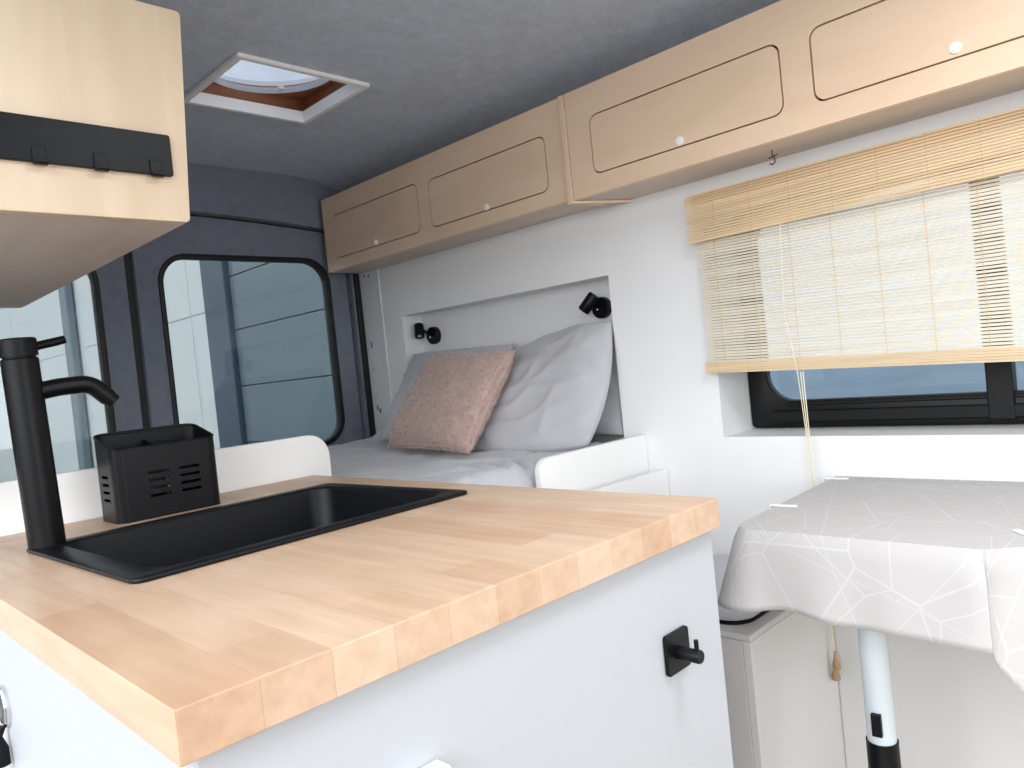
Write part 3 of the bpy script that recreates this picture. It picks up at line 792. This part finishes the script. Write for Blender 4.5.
for a, b in ((1.06, 1.44), (1.49, 1.87)):
    dr = plate_obj('door', 'X', ux1 - 0.013, ux1, [rr(a + .0022, .2722, b - .0022, .4878, .02)], M['birch_side'], uc)
    bm = B(); add_lathe(bm, (ux1, (a + b) / 2, 0.29), (1, 0, 0), [(0, 0), (0, .0095), (.003, .0085), (.005, .004), (.005, 0)], 20); obj('push_knob', bm, M['white_plastic'], dr, True)

for ch in uc.children_recursive:      # the open side stands a little off plumb
    off = WORLD[uc.name]
    for v in ch.data.vertices:
        wx = v.co.x + off.x; wz = v.co.z + off.z - H
        if wx > 0.3: v.co.x += -0.010 + 0.018 * (wz - uz0) / (uz1 - uz0)
rail = thing('hook_rail', (0.26, 0.995, 0.295), 'black hook rail on the end of the upper cabinet', 'hook rail')
bm = B(); add_plate(bm, 'Y', 0.9935, 0.9995, [rr(0.06, 0.2945, 0.4135, 0.3485, 0.003, 3)], 0.0008); obj('rail_bar', bm, M['black_matt'], rail)
for x in (0.127, 0.193, 0.259, 0.325, 0.391):
    bm = B(); add_box(bm, (x - 0.0075, 0.9912, 0.2925), (x + 0.0075, 0.9933, 0.313), 0.0008)
    add_box(bm, (x - 0.0075, 0.985, 0.2905), (x + 0.0075, 0.9933, 0.2935), 0.0008)
    add_box(bm, (x - 0.0075, 0.985, 0.2905), (x + 0.0075, 0.9868, 0.297), 0.0006)
    obj('hook', bm, M['black_matt'], rail)

# ================================================================== ROOF VENT
rv = thing('roof_vent', (0.966, 1.669, CEIL), 'white framed roof vent with a round clear dome', 'roof vent')
fo = (0.795, 1.513, 1.138, 1.826)
bm = B()
add_plate(bm, 'Z', CEIL - 0.009, CEIL - 0.0005, [rr(*fo, 0.004, 2), rr(HX0 - .0117, HY0 - .0117, HX1 + .0117, HY1 + .0117)], 0.0004)
obj('frame', bm, M['white_board'], rv)
zt = CEIL + 0.062
def hatch_walls(z0, z1, e=0.0, w=0.010):
    bm = B()
    X0, X1, Y0, Y1 = HX0 - e, HX1 + e, HY0 - e, HY1 + e
    add_box(bm, (X0 - w, Y0 - w, z0), (X0, Y1 + w, z1)); add_box(bm, (X1, Y0 - w, z0), (X1 + w, Y1 + w, z1))
    add_box(bm, (X0, Y0 - w, z0), (X1, Y0, z1)); add_box(bm, (X0, Y1, z0), (X1, Y1 + w, z1))
    return bm
obj('inner_lip', hatch_walls(CEIL - 0.0095, CEIL + 0.0205, 0.0, 0.0115), M['white_board'], rv)
obj('lining', hatch_walls(CEIL + 0.0207, zt, 0.026), M['lining'], rv)
vc = (0.955, 1.664); VR = 0.158
plate_obj('collar', 'Z', zt + 0.0005, zt + 0.012, [rr(0.72, 1.44, 1.22, 1.90, 0.02), circle(*vc, VR + 0.014, 64)], M['lining'], rv)
bm = B()
for k in range(65):
    pass
add_tube(bm, [(vc[0] + VR * math.cos(2*PI*k/64), vc[1] + VR * math.sin(2*PI*k/64), zt - 0.005) for k in range(65)], 0.0075, 12, cap=False)
obj('ring', bm, M['ring'], rv, True)
bm = B(); add_lathe(bm, (vc[0], vc[1], zt + 0.0125), (0, 0, 1), [(0.0, VR + 0.04), (0.02, VR + 0.035), (0.045, VR * 0.85), (0.06, VR * 0.5), (0.066, 0.0)], 48)
obj('dome', bm, M['dome'], rv, True)
bm = B(); add_lathe(bm, (vc[0] - 0.04, vc[1] + 0.03, zt + 0.018), (0, 0, 1), [(0, 0), (0, 0.022), (0.03, 0.014), (0.034, 0)], 20); obj('fan_cap', bm, M['white_plastic'], rv, True)
for a in (0.9, 2.3):
    bm = B(); p_ = (vc[0] + (VR - 0.012) * math.cos(a), vc[1] + (VR - 0.012) * math.sin(a), zt - 0.004)
    add_box(bm, (p_[0] - .008, p_[1] - .008, p_[2] - .005), (p_[0] + .008, p_[1] + .008, p_[2] + .004), .002); obj('clip', bm, M['white_plastic'], rv)

# ================================================================== BAMBOO BLIND
bl = thing('bamboo_blind', (1.572, 0.31, 0.352), 'natural bamboo roll blind half lowered over the side window', 'blind')
BYA, BYB = -0.29, 0.914
def slat_rows(bm, x, ztop, zbot, ya, yb, pitch, h, t, droop):
    n = int((ztop - zbot) / pitch); rnd = random.Random(3)
    for k in range(n + 1):
        z = ztop - pitch * k - pitch / 2
        f = k / n
        j = rnd.uniform(-.0005, .0005); e = rnd.uniform(-0.004, 0.004)
        za = z - droop * f * (yb - ya) / 0.63; zb = z      # one side hangs lower
        hh_ = h * rnd.uniform(0.85, 1.1)
        v = []
        for (y, zz) in ((ya, za), (yb - 0.004 + e, zb)):
            for dx, dz in ((-t/2, -hh_/2), (t/2, -hh_/2), (t/2, hh_/2), (-t/2, hh_/2)):
                v.append(bm.verts.new((x + j + dx, y, zz + dz)))
        for f_ in ((0,1,2,3), (7,6,5,4), (0,4,5,1), (1,5,6,2), (2,6,7,3), (3,7,4,0)): bm.faces.new([v[i] for i in f_])
bm = B(); slat_rows(bm, 1.578, 0.349, -0.038, BYA, BYB - 0.004, 0.0066, 0.0053, 0.0013, 0.020); obj('slat_panel', bm, M['bamboo_panel'], bl)
bm = B(); slat_rows(bm, 1.556, 0.352, 0.244, BYA, BYB + 0.006, 0.0062, 0.0047, 0.0014, -0.006); obj('valance', bm, M['bamboo'], bl)
bm = B()
for k in range(5): 
    z = -0.040 - k * 0.0052
    v = []
    for y, zz in ((BYA, z - 0.020 * (BYB - BYA) / 0.63), (BYB, z)):
        for dx, dz in ((-.004, -.0023), (.004, -.0023), (.004, .0023), (-.004, .0023)): v.append(bm.verts.new((1.576 + dx, y, zz + dz)))
    for f_ in ((0,1,2,3), (7,6,5,4), (0,4,5,1), (1,5,6,2), (2,6,7,3), (3,7,4,0)): bm.faces.new([v[i] for i in f_])
obj('bottom_rail', bm, M['bamboo'], bl)
box_obj('head_rail', (1.562, BYA, 0.330), (1.574, BYB - 0.006, 0.352), M['birch'], bl, 0.002)
bm = B()
y = BYB - 0.05
while y > BYA:
    dr_ = 0.020 * (BYB - y) / 0.63
    add_box(bm, (1.5764, y - 0.0006, -0.06 - dr_), (1.5772, y + 0.0006, 0.348))
    add_box(bm, (1.5546, y - 0.0173, 0.244), (1.5553, y - 0.0167, 0.352))
    y -= 0.088
obj('threads', bm, M['thread'], bl)
bm = B()
add_tube(bm, [(1.549, 0.693, 0.243), (1.549, 0.702, 0.05), (1.562, 0.6905, -0.074), (1.566, 0.681, -0.31)], 0.0010, 6)
add_tube(bm, [(1.562, 0.684, -0.074), (1.566, 0.681, -0.31), (1.568, 0.672, -0.45), (1.560, 0.668, -0.70)], 0.0012, 6)
add_tube(bm, [(1.558, 0.677, -0.074), (1.562, 0.677, -0.31), (1.562, 0.668, -0.45), (1.555, 0.663, -0.68)], 0.0012, 6)
obj('cord', bm, M['cord'], bl, True)
for p_ in ((1.560, 0.668, -0.70), (1.555, 0.663, -0.675)):
    bm = B(); add_lathe(bm, p_, (0, 0, -1), [(-0.004, 0), (-0.004, 0.003), (0.010, 0.0045), (0.026, 0.0085), (0.034, 0.0085), (0.036, 0.006), (0.036, 0)], 16); obj('tassel', bm, M['tassel'], bl, True)

# ================================================================== TABLE + CLOTH
TZ = -0.3065
OUT = [(1.596, 0.642), (1.150, 0.627), (1.121, 0.608), (1.117, 0.268), (1.255, 0.105), (1.596, 0.09)]
tb = thing('side_table', (1.36, 0.38, -1.08), 'small table on one white leg fixed to the wall under the window', 'table')
bm = B(); add_plate(bm, 'Z', TZ - 0.022, TZ, [[(x + (0.004 if x < 1.5 else 0), 0.37 + (y - 0.37) * 0.985) for x, y in OUT]], 0.002); obj('tabletop', bm, M['white_board'], tb)
lx, ly = 1.222, 0.458
bm = B(); add_lathe(bm, (lx, ly, TZ - 0.023), (0, 0, -1), [(0, 0), (0, 0.055), (0.006, 0.055), (0.010, 0.0215), (0.365, 0.0218), (0.365, 0)], 32); obj('leg', bm, M['leg_white'], tb, True)
bm = B(); add_lathe(bm, (lx, ly, TZ - 0.352), (0, 0, -1), [(0, 0.0219), (0, 0.0242), (0.05, 0.0242), (0.053, 0.0258), (0.075, 0.0258), (0.078, 0.023), (0.078, 0.0)], 32); obj('clamp_collar', bm, M['black_plastic'], tb, True)
bm = B(); add_lathe(bm, (lx, ly, TZ - 0.365), (0, 0, -1), [(0.056, 0), (0.056, 0.019), (0.695, 0.019), (0.695, 0.07), (0.708, 0.075), (0.708, 0)], 32); obj('lower_leg', bm, M['leg_white'], tb, True)
d_ = Vector((-lx, -ly, 0)).normalized()
d_ = (Matrix.Rotation(math.radians(-14), 3, 'Z') @ d_)
c_ = Vector((lx, ly, TZ - 0.318)) + d_ * 0.0245; sd = Vector((-d_.y, d_.x, 0))
bm = B()
t = B(); add_box(t, (-0.0075, -0.004, -0.018), (0.0075, 0.004, 0.018), 0.001)
mm = Matrix((( sd.x, d_.x, 0, c_.x), (sd.y, d_.y, 0, c_.y), (0, 0, 1, c_.z), (0, 0, 0, 1)))
merge(bm, t, mm); obj('lever', bm, M['black_plastic'], tb)

# tablecloth: flat over the top, skirt hanging down with soft folds, longer at the cut-off corner
def resample(loop, step):
    out = []
    for (a, b) in zip(loop, loop[1:]):
        a = Vector(a); b = Vector(b); n = max(1, int((b - a).length / step))
        for k in range(n): out.append(a + (b - a) * k / n)
    out.append(Vector(loop[-1])); return out
path = [(1.594, 0.644), (1.160, 0.6285)]
for k in range(9):      # rounded corner
    a = math.radians(92 + (180 - 92) * k / 8); path.append((1.150 + 0.034 * math.cos(a), 0.594 + 0.034 * math.sin(a)))
path += [(1.113, 0.268), (1.253, 0.101), (1.594, 0.086)]
pp = resample(path, 0.004)
cum = [0.0]
for a, b in zip(pp, pp[1:]): cum.append(cum[-1] + (b - a).length)
# position along the path of the two corners
iA = min(range(len(pp)), key=lambda i: (pp[i] - Vector((1.118, 0.605))).length)
iB = min(range(len(pp)), key=lambda i: (pp[i] - Vector((1.113, 0.268))).length)
iC = min(range(len(pp)), key=lambda i: (pp[i] - Vector((1.253, 0.101))).length)
def drop(i):
    s = cum[i]
    if i <= iA: return 0.114 + 0.012 * math.sin(min(1, s / cum[iA]) * PI / 2)
    if i <= iB:
        f = (s - cum[iA]) / (cum[iB] - cum[iA])
        return 0.126 + 0.007 * min(1, f / 0.3) - 0.010 * math.sin(PI * min(1, f / 0.45)) ** 2 * (f < 0.45) - 0.002 * f
    if i <= iC:
        f = (s - cum[iB]) / (cum[iC] - cum[iB]); return 0.138 + 0.155 * (1 - abs(2 * f - 1)) ** 0.9
    return 0.135
bm = B(); uvl = bm.loops.layers.uv.new('UVMap')
UV = {}
CT = TZ + 0.0022
NS = 14
cen = Vector((1.36, 0.37))
sk = []
for i, p_ in enumerate(pp):
    a = pp[max(0, i - 3)]; b = pp[min(len(pp) - 1, i + 3)]
    tg = (b - a).normalized(); nn = Vector((tg.y, -tg.x))
    if nn.dot(p_ - cen) < 0: nn = -nn
    # folds
    s = cum[i]
    col = []
    L_ = drop(i)
    for k in range(NS + 1):
        t_ = k / NS
        wv = 0.0035 * math.sin(s * 34 + 0.6) + 0.0015 * math.sin(s * 71 + 2.0)
        wv += 0.042 * math.exp(-((s - cum[iA] + 0.012) / 0.038) ** 2)
        e_ = s - cum[iB]; fold = 0.009 * math.exp(-((e_ + 0.002) / 0.030) ** 2) if e_ <= 0.001 else -0.010 * math.exp(-((e_ - 0.010) / 0.030) ** 2)
        off = 0.004 * min(1, t_ * 6) + t_ * (wv + 0.006) + fold * min(1, t_ * 3)
        if i <= 2: off = 0
        rnd_ = 0.004 * (1 - min(1, t_ * 7)) 
        q = p_ + nn * off
        z = CT - L_ * t_
        if s > cum[iA] - 0.02 and s <= cum[iB]: pass
        v = bm.verts.new((min(q.x, 1.5985), q.y, z)); UV[v] = (p_.x + nn.x * L_ * t_, p_.y + nn.y * L_ * t_)
        col.append(v)
    sk.append(col)
fan = []
ring = [c[0] for c in sk]
prev = ring
for lev in range(1, 8):
    f = lev / 8
    cur = []
    for v in ring:
        co = Vector((v.co.x, v.co.y)); tgt = Vector((1.594, 0.37 + (co.y - 0.37) * 0.8)) if v.co.x > 1.59 else Vector((1.594, co.y))
        q = co.lerp(Vector((1.594, 0.37 + (co.y - 0.37))), f)
        nv = bm.verts.new((q.x, q.y, CT)); UV[nv] = (q.x, q.y); cur.append(nv)
    prev = cur
    fan.append(cur)
layers = [ring] + fan
for A, Bb in zip(layers, layers[1:]):
    for i in range(len(A) - 1):
        q = (A[i], A[i+1], Bb[i+1], Bb[i])
        if (q[0].co - q[1].co).length + (q[2].co - q[3].co).length > 1e-6:
            try: bm.faces.new(q)
            except ValueError: pass
A = layers[-1]
for i in range(len(A) - 1):
    pass
for i in range(len(sk) - 1):
    for k in range(NS):
        bm.faces.new((sk[i][k], sk[i+1][k], sk[i+1][k+1], sk[i][k+1]))
# last strip along the wall
last = []
for v in layers[-1]:
    nv = bm.verts.new((1.5965, v.co.y, CT)); UV[nv] = (1.5965, v.co.y); last.append(nv)
for i in range(len(last) - 1):
    try: bm.faces.new((layers[-1][i], layers[-1][i+1], last[i+1], last[i]))
    except ValueError: pass
for f in bm.faces:
    for l in f.loops: l[uvl].uv = UV[l.vert]
bmesh.ops.dissolve_degenerate(bm, dist=1e-5, edges=list(bm.edges))
o = obj('tablecloth', bm, M['cloth'], smooth=True, angle=42)
tag(o, 'beige tablecloth with white line print hanging over the wall table', 'tablecloth')
sm = o.modifiers.new('thick', 'SOLIDIFY'); sm.thickness = 0.0012; sm.offset = 1

def cloth_clip(x, y, ang, label, arm=0.040):
    t = thing('tablecloth_clip', (x, y, CT), label, 'clip', 'white tablecloth clips')
    c_, s_ = math.cos(ang), math.sin(ang)
    mt = Matrix(((c_, -s_, 0, x), (s_, c_, 0, y), (0, 0, 1, CT), (0, 0, 0, 1)))
    bm = B(); q = B(); add_box(q, (-arm, -0.0045, 0.0016), (0.006, 0.0045, 0.0046), 0.001); merge(bm, q, mt); obj('upper_arm', bm, M['white_plastic'], t)
    bm = B(); q = B(); add_box(q, (0.0062, -0.0045, -0.026), (0.009, 0.0045, 0.0046), 0.001); merge(bm, q, mt); obj('clip_back', bm, M['white_plastic'], t)
cloth_clip(1.287, 0.6335, PI/2 + 0.05, 'white clip on the tablecloth edge nearest the worktop')
cloth_clip(1.560, 0.6455, PI/2 + 0.05, 'white clip on the tablecloth edge close to the wall')
cloth_clip(1.1675, 0.203, -PI + 0.70, 'white clip on the tablecloth at the right edge of the picture', 0.074)

# ================================================================== BENCH
bn = thing('bench', (1.41, 0.88, -1.08), 'white box bench between the table and the bed', 'bench')
bx0, by0, bz = 1.232, 0.680, -0.533
box_obj('front_panel', (bx0 + 0.001, by0, -1.075), (1.597, by0 + 0.016, bz - 0.0135), M['bench_panel'], bn, 0.0015)
box_obj('side_panel', (bx0, by0 + 0.0165, -1.075), (bx0 + 0.016, 0.975, bz - 0.0135), M['grey_edge'], bn, 0.0015)
box_obj('back_panel', (bx0 + 0.0165, 0.959, -1.075), (1.597, 0.975, bz - 0.0135), M['bench_panel'], bn, 0.0015)
box_obj('lid', (bx0 - 0.001, by0 - 0.001, bz - 0.0125), (1.597, 0.975, bz), M['grey_edge'], bn, 0.002)
bm = B(); add_plate(bm, 'Z', bz + 0.0055, bz + 0.038, [rr(bx0 + 0.026, by0 + 0.024, 1.592, 0.945, 0.050, 10)], 0.008)
ct = thing('seat_cushion', (1.41, 0.86, bz), 'grey seat cushion with rounded corner lying on the white bench', 'cushion')
obj('pad', bm, M['seat_fabric'], ct, True)
bm = B(); add_plate(bm, 'Z', bz + 0.0004, bz + 0.0050, [rr(bx0 + 0.027, by0 + 0.025, 1.591, 0.944, 0.049, 10)]); obj('shadow_gap', bm, M['black_matt'], ct)  # black plate paints the shadow gap under the cushion
bm = B(); add_plate(bm, 'Y', 1.064, 1.080, [rr(1.20, -1.075, 1.597, -0.297, 0.003, 3)], 0.001)
tag(obj('back_rest_board', bm, M['white_wall']), 'low white backrest board behind the bench', 'board')

bm = B(); add_plate(bm, 'X', 1.5955, 1.5985, [rr(-1.9, -1.07, 0.678, -0.345)], 0.0005)  # added sheet that puts the table's shade into the wall colour
struct(obj('trim_4', bm, M['bench_panel']), 'added lower wall panel, its pale grey standing in for shade under the table', 'trim')

# ================================================================== LIGHT, CAMERA
w = bpy.data.worlds.new('overcast sky'); bpy.context.scene.world = w; w.use_nodes = True
bg = w.node_tree.nodes['Background']
bg.inputs['Color'].default_value = (0.95, 0.975, 1.0, 1); bg.inputs['Strength'].default_value = 1.65

def area(name, loc, rot, sx, sy, power, col=(1, 1, 1)):
    l = bpy.data.lights.new(name, 'AREA'); l.shape = 'RECTANGLE'; l.size = sx; l.size_y = sy; l.energy = power; l.color = col
    o = bpy.data.objects.new(name, l); C.objects.link(o); o.location = loc; o.rotation_euler = rot
    return o
# daylight falling in through the open sliding door and the windscreen
def aim(loc, tgt):
    return (Vector(tgt) - Vector(loc)).to_track_quat('-Z', 'Y').to_euler()
p1 = (-2.4, -0.25, 1.05 + H); area('sliding_door_daylight', p1, aim(p1, (0.7, 0.6, -0.55 + H)), 3.4, 2.6, 100, (0.95, 0.975, 1.0))
p2 = (0.78, -2.3, 0.15 + H); area('windscreen_daylight', p2, aim(p2, (1.1, 1.0, 0.0 + H)), 1.5, 0.8, 14, (0.95, 0.98, 1.0))

p3 = (0.74, 0.02, CEIL + 0.10 + H); area('added_top_fill', p3, (0, 0, 0), 0.44, 0.40, 9.5, (0.95, 0.975, 1.0))  # added fill from above, over a made-up opening out of view

cam = bpy.data.cameras.new('camera'); co = bpy.data.objects.new('camera', cam); C.objects.link(co)
yaw, pit, rol, F = math.radians(45.26539), math.radians(-1.33973), math.radians(-5.87226), 748.2106
f = Vector((math.sin(yaw) * math.cos(pit), math.cos(yaw) * math.cos(pit), math.sin(pit)))
r = Vector((math.cos(yaw), -math.sin(yaw), 0)); u = r.cross(f)
r2 = r * math.cos(rol) + u * math.sin(rol); u2 = -r * math.sin(rol) + u * math.cos(rol)
co.matrix_world = Matrix(((r2.x, u2.x, -f.x, 0), (r2.y, u2.y, -f.y, 0), (r2.z, u2.z, -f.z, H), (0, 0, 0, 1)))
cam.sensor_fit = 'HORIZONTAL'; cam.sensor_width = 36; cam.lens = F * 36 / 1024; cam.clip_start = 0.02
sc = bpy.context.scene
sc.camera = co
sc.view_settings.view_transform = 'Standard'; sc.view_settings.look = 'None'
sc.view_settings.exposure = 0.30; sc.view_settings.gamma = 1.0; sc.view_settings.use_curve_mapping = False
sc.cycles.use_denoising = True
sc.cycles.max_bounces = 10; sc.cycles.diffuse_bounces = 6; sc.cycles.transparent_max_bounces = 12
